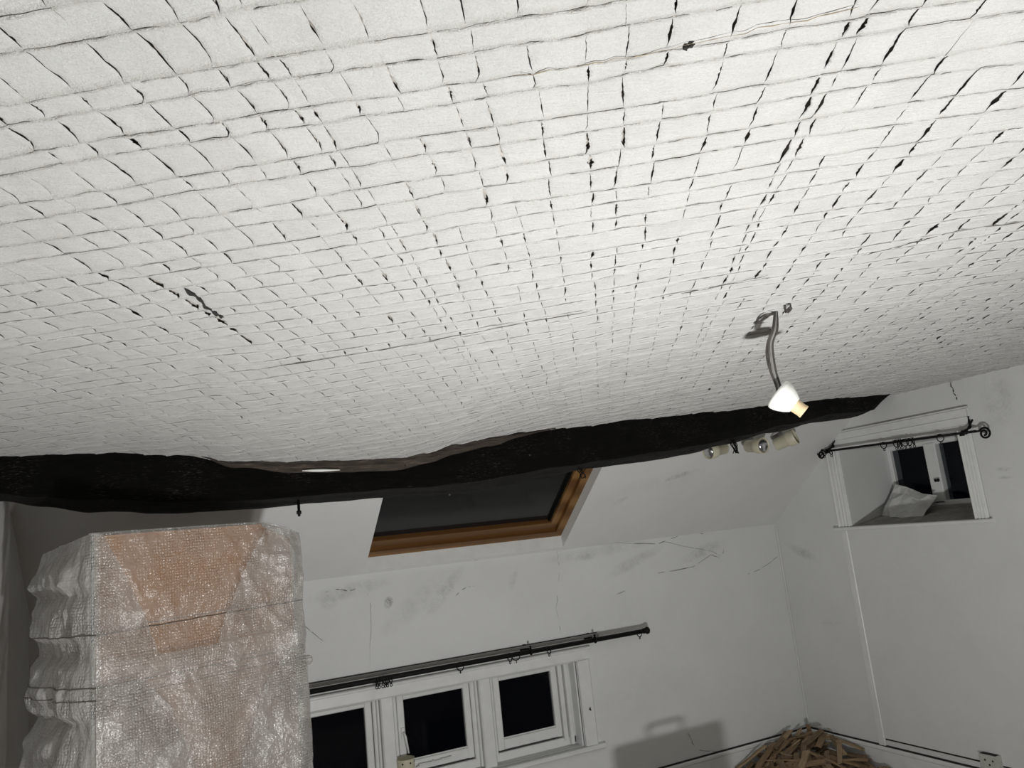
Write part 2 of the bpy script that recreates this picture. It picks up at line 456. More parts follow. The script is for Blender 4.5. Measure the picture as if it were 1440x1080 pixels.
def hsh(i, j, k=0):
    r_ = random.Random(i*7919+j*104729+k*1299709+17); return r_
def colx(i, v):       # wandering column line
    return cols[i]+.010*nz(i*3.7, v*2.0, 1.0)+.004*nz(i*9.1, v*9.0, 5.0)
def rowx(j, u):       # wandering row line
    return rows[j]+.009*nz(u*2.2, j*5.3, 2.0)+.0055*nz(u*11, j*3.1, 8.0)+.002*nz(u*45, j*2.3, 4.0)
SL = [0, .025, .09, .22, .36, .5, .64, .78, .91, .975, 1]
TL = [0, .04, .14, .32, .5, .68, .86, .96, 1]
def gapw(i, j):
    r_ = hsh(i, j, 1); q = r_.random()
    um = cols[i]; vm = rows[j]
    base = 0.0 if q < .10 else r_.uniform(.0006, .0022)
    if q > .88: base *= 1.7
    if um > .3: base *= 1.15+min((um-.3)*1.2, 1.25)
    if vm > 2.2 and um < .5: base *= .6
    if -.93 < um < -.88 and 1.45 < vm < 2.0: base = .0065
    return base
def edge_u(i, j, t_):
    """column edge of row j at t (0 near, 1 far): centre line offset and half gap"""
    r_ = hsh(i, j, 2); hook = r_.uniform(-.012, .004)
    v0, v1 = rows[j], rows[j+1]; v = v0+(v1-v0)*t_
    c = colx(i, v)+hook*max(0, t_-.7)**2*8+r_.uniform(-.003, .003)
    g = gapw(i, j)
    pk = r_.uniform(.45, .95)
    prof = max(0, sin(pi*min(max((t_-.07)/.86, 0), 1)))**.6*(.45+.55*t_+.6*max(0, 1-abs(t_-pk)/.22))
    return c+.0014*nz(i*3.1+j*1.7, t_*9, 2.0), g*prof*max(.1, 1+.9*nz(i*2.2+j*.7, t_*11, 7.0))
SH = [k_/18 for k_ in range(19)]; SH[1] = .025; SH[17] = .975
TH = [0, .04, .1, .17, .25, .33, .41, .5, .58, .66, .74, .82, .89, .96, 1]
def cell(i, j, SL=SL, TL=TL):
    r_ = hsh(i, j, 3)
    vs = []; ed = []
    ks = 1.0 if rows[j] < 1.5 else .4
    tu, tv = r_.uniform(-.0015, .0015)*ks, r_.uniform(-.0012, .0018)*ks; dz = r_.uniform(-.0006, .0006)*ks
    for t_ in TL:
        cl, gl = edge_u(i, j, t_); cr, gr = edge_u(i+1, j, t_)
        for s_ in SL:
            uu = (cl+gl)*(1-s_)+(cr-gr)*s_
            va = rowx(j, uu); vb = rowx(j+1, uu)
            crk0 = (.0026 if rows[j] < 1.3 else .0014)*max(0, nz(uu*28, j*7.7, 6.0)-.3); crk1 = .0
            vv = (va+crk0)*(1-t_)+(vb-crk1)*t_
            x = uu*EU.x+vv*EV.x; y = uu*EU.y+vv*EV.y
            z = zc(x, y)+dz+tu*(s_-.5)+tv*(.5-t_)
            # rough lips along the rows hang down, column edges turn up into the slit
            rough = .5+.9*abs(nz(uu*38, vv*38, 2.0))+.5*nz(uu*12, vv*12, 9.0)
            lip = max(0, 1-(1-t_)/.16)*.0017+max(0, 1-t_/.14)*.0017
            z -= lip*rough
            z += .0022*nz(uu*26, vv*26, 1.0)
            if vv > 1.3: z -= min(1, (vv-1.3)/.8)*.0032*max(0, 1-2.2*abs(nz(uu*3.5, vv*48, 6.0)))*(.5+nz(uu*14, vv*9, 3.0))
            e = max(0, 1-min(s_, 1-s_)/.07)
            z += e*.0028*min(1, (gl if s_ < .5 else gr)/.0015)
            
            vs.append((x, y, z)); ed.append(min(1, max(0, 1-min(t_, 1-t_)/.12)))
    n, m = len(SL), len(TL)
    fs = [(b_*n+a_, (b_+1)*n+a_, (b_+1)*n+a_+1, b_*n+a_+1) for b_ in range(m-1) for a_ in range(n-1)]
    return vs, fs, ed
def project(P):
    d = P.dot(FWD)
    return (720+FPX*P.dot(RIGHT)/d, 540-FPX*P.dot(UP)/d, d) if d > .05 else None
cells = []
for j in range(len(rows)-1):
    for i in range(len(cols)-1):
        uu = (cols[i]+cols[i+1])/2; vv = (rows[j]+rows[j+1])/2
        x = uu*EU.x+vv*EV.x; y = uu*EU.y+vv*EV.y
        if x < XL-.05 or x > XR+.05 or y < -.45 or y > yb(x)+.05: continue
        p = project(Vector((x, y, zc(x, y))))
        ar = (cols[i+1]-cols[i])*(rows[j+1]-rows[j])
        score = 0
        if p and -5 < p[0] < 1445 and 0 < p[1] < 700:
            score = ar*abs(zc(x, y))/p[2]**3
        cells.append((score, i, j))
cells.sort(reverse=True)
rest = MB(); rest.edge = []
for k, (sc_, i, j) in enumerate(cells):
    vs, fs, ed = cell(i, j, SH if k < 900 else SL, TH if k < 900 else TL)
    if k < 300:
        m_ = MB().add(vs, fs); m_.edge = ed
        m_.build('plaster_panel', 'ceiling_plaster', ce, smooth=True)
    else:
        rest.add(vs, fs); rest.edge += ed
o = rest.build('plaster_panels_beyond', 'ceiling_plaster', ce, smooth=True); o['kind'] = 'stuff'

# rough plaster crests squeezed out along the rows
for j in range(1, len(rows)-1):
    if rows[j] < .3: continue
    runs = []; cur = []
    uu = -3.1
    step = .007 if rows[j] < 2.4 else .014
    while uu < 4.7:
        vv = rowx(j, uu)+.0035
        x = uu*EU.x+vv*EV.x; y = uu*EU.y+vv*EV.y
        ok = XL < x < XR and 0 < y < yb(x)
        if ok:
            pr = project(Vector((x, y, zc(x, y))))
            ok = pr is not None and -60 < pr[0] < 1500 and -60 < pr[1] < 720
        am = nz(uu*9, j*3.3, 1.5)*.6+nz(uu*40, j*1.7, 4.5)*.7
        if ok and am > -.32-.3*min(1, max(0, rows[j]-1.2)):
            fa = min(1, max(0, (rows[j]-1.0)/1.2)); rr = .0012+.0006*fa+.0022*max(0, am+.32)
            cur.append((Vector((x+.0022*nz(uu*60, j, 1), y+.003*nz(uu*55, j, 7), zc(x, y)-.0004-.0022*fa-.0018*nz(uu*50, j, 3)-.0012*max(0, am))), rr))
        else:
            if len(cur) > 2: runs.append(cur)
            cur = []
        uu += step
    if len(cur) > 2: runs.append(cur)
    if not runs: continue
    b = MB()
    for cu in runs:
        b.tube([c_[0] for c_ in cu], [cu[0][1]*.3]+[c_[1] for c_ in cu[1:-1]]+[cu[-1][1]*.3], 5)
    b.edge = [.8*max(.1, 1-max(0, rows[j]-1.0)*1.6)]*len(b.v)
    b.build('plaster_ridge', 'ceiling_plaster', ce, smooth=True)

# hair cracks and holes in the ceiling plaster
def ceil_pt(px, py, dz=-.004):
    d = ray(px, py); k = .62/d.z
    for _ in range(8):
        p = d*k; k = zc(p.x, p.y)/d.z
    p = d*k; return Vector((p.x, p.y, zc(p.x, p.y)+dz))
def crack_line(name, pts, wdt, mat, parent, sub=6, jit=.004, seed=0):
    rnd = random.Random(seed); P = []
    for a, b_ in zip(pts, pts[1:]):
        for k in range(sub):
            q = a.lerp(b_, k/sub); P.append(q+Vector((rnd.uniform(-jit, jit), rnd.uniform(-jit, jit), rnd.uniform(-.001, .001))))
    P.append(pts[-1])
    rs = [wdt*rnd.uniform(.25, 1.2) for _ in P]; rs[0] = rs[-1] = wdt*.15
    return MB().tube(P, rs, 5).build(name, mat, parent)
crack_line('hair_crack', [ceil_pt(*q) for q in [(380, 515), (525, 492), (600, 479), (720, 455), (830, 436)]], .0011, 'crack', ce, seed=1)
crack_line('hair_crack', [ceil_pt(*q) for q in [(935, 415), (1000, 403), (1080, 385)]], .0011, 'crack', ce, seed=2)
crack_line('hair_crack', [ceil_pt(*q) for q in [(1212, 357), (1265, 345), (1310, 332), (1350, 322), (1440, 309)]], .0013, 'crack', ce, seed=3)
crack_line('hair_crack', [ceil_pt(*q) for q in [(720, 105), (800, 92), (895, 75), (1000, 52), (1100, 30), (1210, 5)]], .0009, 'ochre_crack', ce, seed=4)
crack_line('hole', [ceil_pt(960, 66), ceil_pt(968, 61), ceil_pt(977, 58)], .0045, 'hole_dark', ce, 3, .001, 5)
crack_line('gouge', [ceil_pt(*q) for q in [(258, 403), (275, 415), (290, 430), (305, 440), (315, 444)]], .006, 'hole_dark', ce, 4, .004, 6)

# ------------------------------------------------------------------ oak beam
beam = empty('oak_beam', (2, 3.8, .25), 'crooked black-stained oak beam running under the edge of the white ceiling', 'beam')
def beam_sec(x, d=0):
    y0 = yb(x); zt = smooth_interp(BEAM_TOP, x)+.02; zb = smooth_interp(BEAM_BOT, x)
    if x > 4.42: zb = zb+(zt-.024-zb)*min(1, (x-4.42)/.17)
    return y0, zt, zb
NX, NP = 260, 34
vs = []; fs = []
for k in range(NX):
    x = XL-.02+(XR+.02-XL)*k/(NX-1); x = min(x, XR)
    y0, zt, zb = beam_sec(x)
    # rounded, hewn section: front face, lower arris, underside, back
    prof = []
    hgt = zt-zb
    fr = .30
    pts = [(y0+.0, zt), (y0-.012, zt-.3*hgt), (y0-.005, zt-.62*hgt), (y0+.03, zb+.14*hgt), (y0+.085, zb+.09*hgt), (y0+.16, zb+.01*hgt), (y0+.222, zb), (y0+.24, zb+.2*hgt), (y0+.25, zb+.45*hgt), (y0+.25, zt+.05), (y0, zt+.03)]
    seg = []
    for a in range(len(pts)):
        p0, p1 = pts[a], pts[(a+1) % len(pts)]
        nsub = 4 if a < 8 else 1
        for q in range(nsub):
            seg.append((p0[0]+(p1[0]-p0[0])*q/nsub, p0[1]+(p1[1]-p0[1])*q/nsub))
    for (yy, zz) in seg:
        n1 = nz(x*1.6, yy*9, zz*9)*.016+nz(x*5, yy*22, zz*22)*.008+nz(x*14, yy*60, zz*60)*.0035
        vs.append((x, yy-n1, zz+n1*.6 if zz < zt-.02 else zz))
    L = len(seg)
for k in range(NX-1):
    for a in range(L):
        b_ = (a+1) % L; fs.append((k*L+a, (k+1)*L+a, (k+1)*L+b_, k*L+b_))
fs += [tuple(range(L)), tuple(range((NX-1)*L+L-1, (NX-1)*L-1, -1))]
MB().add(vs, fs).build('timber', 'beam_black', beam, smooth=True)
# split brown sapwood strip along the upper arris
vs = []; fs = []
xs0, xs1, n = .20, 1.98, 90
def strip_w(x):
    return smooth_interp([(.2, .0), (.35, .03), (.6, .055), (1.1, .06), (1.3, .05), (1.6, .04), (1.98, .0)], x)
for k in range(n):
    x = xs0+(xs1-xs0)*k/(n-1); y0, zt, zb = beam_sec(x); wd = strip_w(x)+.004*nz(x*9, 2, 2); zt -= .016
    j1 = .008*nz(x*4, 1, 1)
    for (yy, zz) in ((y0+.01, zt+.012), (y0-.03+j1, zt-.006), (y0-.036+j1, zt-wd*.55), (y0-.022+j1, zt-wd), (y0+.02, zt-wd-.006)):
        vs.append((x, yy+.004*nz(x*25, zz*30, 3), zz))
for k in range(n-1):
    for a in range(5):
        b_ = (a+1) % 5; fs.append((k*5+a, (k+1)*5+a, (k+1)*5+b_, k*5+b_))
fs += [(0, 1, 2, 3, 4), tuple((n-1)*5+q for q in (4, 3, 2, 1, 0))]
s_ = MB().add(vs, fs).build('sapwood_strip', 'beam_brown', beam, smooth=False); s_['label'] = 'split brown sapwood strip along the upper edge'
# pale plaster chips on the beam
def beam_pt(px, py, off=-.035):
    d = ray(px, py); m_ = .15/5.42; k = (3.75+off-.75*m_)/(d.y+m_*d.x); return d*k
b = MB(); P = [beam_pt(q, 662-(q-425)*.02, -.045) for q in (425, 438, 452, 465, 478)]
b.tube(P, [.002, .006, .007, .005, .002], 6); b.build('plaster_smear', 'plain_plaster', beam)
for q in ((632, 696), (570, 655), (745, 640), (375, 652), (318, 640)):
    p = beam_pt(*q, -.03); MB().lathe(p, (0, -1, .3), [(-.004, .002), (0, .006), (.006, .004)], 6).build('plaster_chip', 'beam_brown', beam)

# ------------------------------------------------------------------ roof window (pine)
w3 = empty('window_3', slope(1.93, .3), kind='structure')
def sbox(x0, x1, s0, s1, n0, n1):
    return MB().hexa(slab(x0, x1, s0, s1, n0, n1))
FW = .055
sbox(SX0-.10, SX0-.012, .07, SS1, .072, .19).build('frame_stile', 'pine', w3)
sbox(SX1-FW, SX1, .07, SS1, .072, .19).build('frame_stile', 'pine', w3)
sbox(SX0, SX1-FW, .07, .125, .072, .19).build('frame_rail', 'pine', w3)
sbox(SX0+FW, SX1-FW, SS1-.05, SS1, .072, .19).build('frame_rail', 'pine', w3)
sash = sbox(SX0, SX1-FW-.006, .128, .205, .092, .165).build('sash_rail', 'pine', w3)
sbox(SX0-.012, SX0+.006, .07, SS1-.06, .092, .165).build('sash_stile', 'pine', w3)
sbox(SX1-FW-.06, SX1-FW-.006, .205, SS1-.06, .092, .165).build('sash_stile', 'pine', w3)
sbox(SX1-FW-.075, SX1-FW-.06, .205, SS1-.06, .11, .165).build('glazing_gasket', 'black_iron', w3)
sbox(SX0, SX1-FW-.05, .19, SS1-.06, .128, .140).build('pane', 'skylight_glass', w3)
b = MB(); b.hexa([slope(SX0, SS0, 0), slope(SX1, SS0, 0), slope(SX1, .072, .072), slope(SX0, .072, .072), slope(SX0, SS0-.02, .02), slope(SX1, SS0-.02, .02), slope(SX1, .06, .09), slope(SX0, .06, .09)])
b.build('reveal_board', 'white_gloss', w3)

# ------------------------------------------------------------------ three-light casement window in the back wall
w1 = empty('window_1', (1.6, YB, WZ0), kind='structure')
yg = 5.10
MB().bbox((WX0-.10, 4.972, -.945), (2.76, YB, -.865), .008).build('casing_head', 'white_gloss', w1)
MB().bbox((WX0-.10, 4.962, -.878), (2.772, YB, -.858), .006).build('casing_cap', 'white_gloss', w1)
MB().bbox((2.664, 4.972, -1.503), (2.758, YB, -.945), .008).build('casing_jamb', 'white_gloss', w1)
MB().bbox((WX0-.10, 4.972, -1.503), (WX0-.01, YB, -.945), .008).build('casing_jamb', 'white_gloss', w1)
MB().bbox((2.645, YB, -1.5), (2.664, 5.2, -.93), .003).build('reveal_lining', 'white_gloss', w1)
MB().bbox((WX0-.14, 4.945, -1.535), (2.80, 5.01, -1.503), .008).build('sill_nosing', 'white_gloss', w1)
MB().box((WX0, 4.99, -1.528), (2.66, 5.12, -1.502)).build('sill_board', 'sill_dusty', w1)
MB().bbox((WX0, 5.06, -.965), (2.648, 5.16, -.93), .004).build('frame_head', 'white_gloss', w1)
MB().bbox((WX0, 5.085, -1.502), (2.648, 5.16, -1.445), .004).build('frame_foot', 'white_gloss', w1)
panes = [(.765, 1.18), (1.433, 1.842), (2.105, 2.50)]
PZ0, PZ1 = -1.366, -.995
for k, (a, c) in enumerate(panes):
    sw = .045
    sa = empty('sash', (a, yg, PZ0)); sa.parent = w1; sa.location -= w1.location
    MB().bbox((a-sw, 5.085, PZ0-.065), (a, 5.125, PZ1+.028), .005).build('stile', 'white_gloss', sa)
    MB().bbox((c, 5.085, PZ0-.065), (c+sw, 5.125, PZ1+.028), .005).build('stile', 'white_gloss', sa)
    MB().bbox((a, 5.085, PZ1), (c, 5.125, PZ1+.028), .005).build('rail', 'white_gloss', sa)
    MB().bbox((a, 5.085, PZ0-.065), (c, 5.125, PZ0), .005).build('rail', 'white_gloss', sa)
    MB().bbox((a, 5.098, PZ0), (c, 5.104, PZ0+.008), .002).build('putty_bead', 'white_gloss', sa)
    MB().box((a-.005, 5.108, PZ0-.005), (c+.005, 5.112, PZ1+.005)).build('pane', 'window_glass', sa)
for (a, c) in ((panes[0][1]+.045, panes[1][0]-.045), (panes[1][1]+.045, panes[2][0]-.045)):
    m_ = (a+c)/2
    MB().bbox((a+.004, 5.078, -1.46), (m_-.045, 5.16, -.94), .006).build('rebate_strip', 'white_gloss', w1)
    MB().bbox((m_+.05, 5.078, -1.46), (c-.004, 5.16, -.94), .006).build('rebate_strip', 'white_gloss', w1)
    MB().bbox((m_-.04, 5.02, -1.5), (m_+.045, 5.16, -.94), .008).build('mullion', 'white_gloss', w1)
    MB().bbox((m_-.058, 5.05, -1.49), (m_-.042, 5.16, -.945), .004).build('mullion_bead', 'white_gloss', w1)
MB().bbox((2.552, 5.07, -1.46), (2.585, 5.16, -.94), .006).build('rebate_strip', 'white_gloss', w1)
MB().bbox((2.592, 5.05, -1.49), (2.62, 5.16, -.94), .006).build('rebate_strip', 'white_gloss', w1)
MB().bbox((2.622, 5.085, -1.49), (2.648, 5.16, -.94), .004).build('frame_jamb', 'white_gloss', w1)
# casement handle and stay of the middle light
hp = Vector((panes[1][0]-.018, 5.083, -1.19))
hd = MB().bbox((hp.x-.012, hp.y-.008, hp.z-.035), (hp.x+.012, hp.y, hp.z+.03), .003).build('handle_plate', 'white_gloss', w1)
MB().tube([hp+Vector((0, -.004, 0)), hp+Vector((0, -.03, 0)), hp+Vector((.005, -.035, -.02)), hp+Vector((.02, -.03, -.12))], [.007, .008, .008, .006], 8).build('casement_handle', 'white_gloss', w1, True)
b = MB(); b.tube([(1.50, 5.07, -1.395), (1.62, 5.066, -1.398), (1.72, 5.07, -1.392)], .006, 6); b.tube([(1.505, 5.075, -1.395), (1.495, 5.05, -1.40), (1.48, 5.06, -1.41)], .004, 6)
for q in (1.60, 1.66, 1.715): b.lathe((q, 5.085, -1.395), (0, -1, 0), [(0, .011), (.014, .009), (.02, .006)], 8)
b.build('casement_stay', 'white_gloss', w1)
MB().add([(2.708, 4.970, -1.272), (2.722, 4.970, -1.255), (2.727, 4.970, -1.285), (2.708, 4.974, -1.272), (2.722, 4.974, -1.255), (2.727, 4.974, -1.285)], [(0, 2, 1), (3, 4, 5), (0, 1, 4, 3), (1, 2, 5, 4), (2, 0, 3, 5)]).build('paint_chip', 'hole_dark', w1)

# ------------------------------------------------------------------ gable window
w2 = empty('window_2', (XR, 3.72, GZ0), kind='structure')
xc = XR-.028
def fluted(y0, y1, z0, z1, nm, horizontal=False):
    MB().bbox((XR-.018, y0, z0), (XR, y1, z1), .004).build(nm, 'white_gloss', w2)
    span = (z1-z0) if horizontal else (y1-y0)
    for q in (.08, .30, .52, .80):
        if horizontal: MB().bbox((xc, y0, z0+span*q), (XR-.014, y1, z0+span*(q+.12)), .005).build('casing_bead', 'white_gloss', w2)
        else: MB().bbox((xc, y0+span*q, z0), (XR-.014, y0+span*(q+.12), z1), .005).build('casing_bead', 'white_gloss', w2)
fluted(4.205, 4.335, -.235, .33, 'casing_jamb')
fluted(3.155, 3.25, -.235, .327, 'casing_jamb')
MB().bbox((XR-.018, 3.155, .325), (XR, 4.30, .455), .004).build('casing_head', 'white_gloss', w2)
MB().bbox((XR-.026, 3.145, .456), (XR, 4.27, .466), .004).build('casing_cap', 'white_gloss', w2)
MB().bbox((XR-.024, 3.155, .395), (XR-.01, 4.30, .402), .002).build('casing_bead', 'white_gloss', w2)
MB().bbox((XR-.024, 3.155, .345), (XR-.01, 4.30, .352), .002).build('casing_bead', 'white_gloss', w2)
MB().bbox((XR-.04, 3.13, -.262), (XR+.03, 4.355, -.237), .006).build('sill_nosing', 'white_gloss', w2)
XW = 5.19
b = MB(); b.hexa([(XR, GY0, -.30), (XR, GY1, -.30), (XW, GY1, -.30), (XW, GY0, -.30), (XR, GY0, -.236), (XR, GY1, -.236), (XW, GY1, -.142), (XW, GY0, -.142)]); b.build('sill_board', 'gable_sill', w2)
MB().bbox((XW-.03, 4.172, -.15), (XW+.06, GY1, GZ1), .006).build('frame_jamb', 'white_gloss', w2)
MB().bbox((XW-.06, GY0, -.15), (XW+.06, 3.30, GZ1), .006).build('frame_jamb', 'white_gloss', w2)
MB().bbox((XW-.04, GY0, .29), (XW+.05, GY1, GZ1), .006).build('frame_head', 'white_gloss', w2)
MB().bbox((XW-.05, GY0, -.15), (XW+.05, GY1, -.115), .006).build('frame_foot', 'white_gloss', w2)
MB().bbox((XW-.05, 3.775, -.13), (XW+.05, 3.872, .30), .008).build('mullion', 'white_gloss', w2)
MB().box((XW, 3.29, -.12), (XW+.006, 3.78, .30)).build('pane', 'window_glass', w2)
MB().box((XW, 3.87, -.12), (XW+.006, 4.17, .30)).build('pane', 'window_glass', w2)
hb = MB(); hb.lathe((XW-.05, 3.80, .03), (-1, 0, 0), [(0, .012), (.02, .009), (.03, .012)], 8); hb.tube([(XW-.075, 3.80, .03), (XW-.08, 3.77, .035)], .006, 6); hb.build('catch', 'black_iron', w2)

# ------------------------------------------------------------------ boxed panel on the gable, baseboards
pn = MB().box((XR-.012, 3.14, -1.715), (XR, 4.272, -.262)).box((XR-.012, -2.0, -1.715), (XR, 3.14, .7)).build('wall_board', 'wall_right_paint', wr)
MB().bbox((XR-.018, 4.262, -1.765), (XR, 4.318, -.262), .005).build('trim_strip', 'white_gloss', wr)
MB().box((XR-.004, -2.0, -1.728), (XR+.001, 4.262, -1.714)).build('board_gap', 'hole_dark', wr)
bb = empty('baseboard_back', (2, YB, ZF), kind='structure')
MB().bbox((XL, 4.978, ZF), (XR, YB, -1.785), .004).build('board', 'white_gloss', bb)
MB().bbox((XL, 4.970, -1.80), (XR, YB, -1.772), .006).build('moulding', 'white_gloss', bb)
MB().box((XL, 4.985, -1.772), (XR, 5.001, -1.764)).build('shadow_gap', 'hole_dark', bb)
br_ = empty('baseboard_right', (XR, 3, ZF), kind='structure')
MB().bbox((XR-.022, -2.0, ZF), (XR, YB, -1.785), .004).build('board', 'white_gloss', br_)
MB().bbox((XR-.030, -2.0, -1.80), (XR, YB, -1.772), .006).build('moulding', 'white_gloss', br_)
MB().box((XR-.015, -2.0, -1.772), (XR+.001, YB, -1.764)).build('shadow_gap', 'hole_dark', br_)
MB().bbox((XR-.012, 4.985, -1.76), (XR, YB, -.2), .004).build('corner_bead', 'wall_right_paint', wr)

# metal back box standing on the gable baseboard
sb = empty('electrical_box', (XR-.05, 3.46, -1.772), 'small pale metal electrical box on the gable wall baseboard', 'electrical box')
MB().bbox((XR-.05, 3.405, -1.772), (XR-.012, 3.525, -1.655), .003).build('box_shell', 'metal_box', sb)
MB().box((XR-.052, 3.415, -1.6565), (XR-.018, 3.515, -1.6535)).build('open_top', 'hole_dark', sb)
for (yy, zz) in ((3.44, -1.69), (3.49, -1.69), (3.465, -1.715), (3.45, -1.74)):
    MB().lathe((XR-.05, yy, zz), (-1, 0, 0), [(0, .006), (.0015, .006)], 8).build('screw_hole', 'hole_dark', sb)

# cracks in the wall plaster
def bw(px, py): return at(px, py, 1, YB-.0005)
def gw(px, py): return at(px, py, 0, XR-.0005)
def wcrack(pts, f, wdt, parent, seed, mat='fine_crack', jit=.006):
    return crack_line('crack', [f(*q) for q in pts], wdt, mat, parent, 5, jit, seed)
wcrack([(840, 762), (880, 764), (925, 765), (945, 757), (975, 748), (990, 751)], bw, .0022, wb, 21)
wcrack([(865, 836), (895, 825), (910, 808), (945, 803), (975, 797), (1000, 780), (1013, 785), (1018, 772)], bw, .0025, wb, 22)
wcrack([(930, 760), (960, 768), (1000, 775), (1015, 782)], bw, .0014, wb, 23)
wcrack([(455, 833), (475, 829), (490, 831), (515, 824)], bw, .0028, wb, 24)
wcrack([(515, 822), (520, 845), (522, 880), (520, 940)], bw, .0010, wb, 25)
wcrack([(782, 770), (786, 800), (782, 855), (788, 890)], bw, .0012, wb, 26)
wcrack([(665, 790), (690, 780), (740, 775)], bw, .0014, wb, 27)
wcrack([(968, 1030), (975, 1048), (985, 1055), (1010, 1057)], bw, .0022, wb, 28)
wcrack([(1050, 808), (1070, 800), (1095, 782)], bw, .0016, wb, 29)
wcrack([(640, 838), (655, 826), (668, 824)], bw, .0018, wb, 30)
wcrack([(424, 876), (440, 890), (455, 902)], bw, .0020, wb, 31, jit=.001)
wcrack([(1336, 533), (1340, 550), (1346, 563)], gw, .004, wr, 32, 'crack')
wcrack([(1280, 548), (1330, 537), (1356, 530), (1400, 522), (1440, 511)], gw, .003, wr, 33, 'crack', .008)
wcrack([(1415, 520), (1423, 514), (1430, 512)], gw, .004, wr, 34, 'crack', .01)
wcrack([(1387, 642), (1402, 641)], gw, .0025, wr, 35)
wcrack([(1077, 733), (1088, 715), (1093, 712)], lambda a, c: slope(0, 0)*0+at(a, c, 0, XR-.003), .0014, wr, 36)

# ------------------------------------------------------------------ pendant lamp on loose wires
P0 = ceil_pt(1090, 437, 0.0)
def lampt(px, py, dist): return ray(px, py).normalized()*dist
dl = (P0.length)-.02
capc = lampt(1104, 561, dl-.01)
pend = empty('pendant_lamp', capc, 'white lamp rose with tan bulb holder dangling on loose wires from the ceiling', 'lamp')
ax = (RIGHT*.74-UP*.58-FWD*.34).normalized()
cb = capc-ax*.030
MB().lathe(cb, ax, [(-.004, .030), (-.002, .047), (.004, .052), (.012, .0525), (.016, .051), (.020, .0515), (.034, .046), (.050, .038), (.060, .031), (.066, .026)], 32).build('rose_cover', 'white_plastic', pend, True)
MB().lathe(cb+ax*.062, ax, [(0, .024), (.004, .0225), (.030, .0215), (.036, .0225), (.040, .0225), (.040, .017), (.012, .016)], 24).build('bulb_holder', 'tan_bakelite', pend, True)
top = cb-ax*.002
def wpath(offs, jx=0):
    pts = [(1090+jx, 438), (1088+jx*.6+offs[0], 462), (1083+offs[1], 482), (1084+offs[2], 502), (1089+offs[3], 525), (1096+offs[4], 545)]
    return [P0+Vector((jx*.002, 0, 0))]+[lampt(x, y, dl-.01) for x, y in pts[1:]]+[top]
def smoothpath(P, n=5):
    out = []
    for i in range(len(P)-1):
        p0 = P[max(i-1, 0)]; p1 = P[i]; p2 = P[i+1]; p3 = P[min(i+2, len(P)-1)]
        for k in range(n):
            t_ = k/n; out.append(.5*((2*p1)+(p2-p0)*t_+(2*p0-5*p1+4*p2-p3)*t_*t_+(3*p1-p0-3*p2+p3)*t_**3))
    return out+[P[-1]]
for k, (of, jx, mt, rr) in enumerate((((0, -2, -3, -4, -4), 0, 'wire_dark', .0036), ((1, 1, 1, 0, -1), 2, 'wire_grey', .0042), ((3, 4, 4, 3, 2), 4, 'wire_dark', .0030), ((-1, -4, -6, -5, -3), -1, 'wire_dark', .0030))):
    MB().tube(smoothpath(wpath(of, jx)), rr, 7).build('wire', mt, pend, True)
e1 = lampt(1075, 443, dl-.005); e2 = ceil_pt(1060, 454, 0.0)
MB().tube(smoothpath([P0+Vector((0, 0, -.012)), e1, e2]), .0036, 7).build('wire', 'wire_dark', pend, True)
hk = MB(); q = ceil_pt(1107, 432, -.004)
hk.tube(smoothpath([ceil_pt(1103, 428), q+Vector((-.01, 0, -.014)), ceil_pt(1108, 424, -.02), ceil_pt(1112, 428, -.014), ceil_pt(1108, 438)]), .003, 6)
hk = hk.build('wire_hook', 'wire_dark', None, True); tag(hk, 'small dark wire hook in the ceiling beside the lamp wires', 'hook')

# ------------------------------------------------------------------ three cream spotlights on the slope
def spot(c, d, mount, label, bulb=True):
    c = Vector(c); d = Vector(d).normalized()
    e = empty('spotlight', c, label, 'spotlight', 'cream spotlights behind the beam')
    MB().lathe(mount, (0, -.6, -.8), [(0, .045), (.012, .045), (.02, .038), (.024, .012)], 20).build('mount', 'mount_grey', e, True)
    MB().tube([Vector(mount)+Vector((0, -.6, -.8))*.02, c-d*.02+Vector((0, .02, .03)), c-d*.02], .009, 8).build('arm', 'mount_grey', e, True)
    sh = MB().lathe(c-d*.075, d, [(0, .036), (.006, .042), (.09, .043), (.094, .050), (.10, .054), (.15, .055), (.153, .054), (.153, .049), (.125, .047)], 28).build('shade', 'cream_plastic', e, True)
    if not bulb:
        MB().lathe(c+d*.03, d, [(0, .046), (.004, .0475)], 24).build('dark_socket', 'hole_dark', sh, True); return e
    MB().lathe(c+d*.04, d, [(0, .038), (.014, .0465), (.032, .044), (.043, .035), (.049, .020), (.051, .002)], 24).build('reflector_bulb', 'lamp_silver', sh, True)
    return e
def sp(px, py, y): return at(px, py, 1, y)
def smnt(px, py):
    d = ray(px, py); k = (SZ0+YB*ST)/(d.z+ST*d.y); return d*k
spot(sp(1008, 632, 4.05), (-.96, -.04, -.12), smnt(1010, 612), 'cream spotlight head aimed left, leftmost of three behind the beam')
spot(sp(1062, 627, 4.03), (.03, -.98, -.10), smnt(1050, 619), 'cream spotlight showing its silver bulb, middle of the three')
spot(sp(1104, 620, 4.02), (.48, -.82, .26), smnt(1091, 611), 'cream spotlight head aimed right, nearest the gable of the three', False)

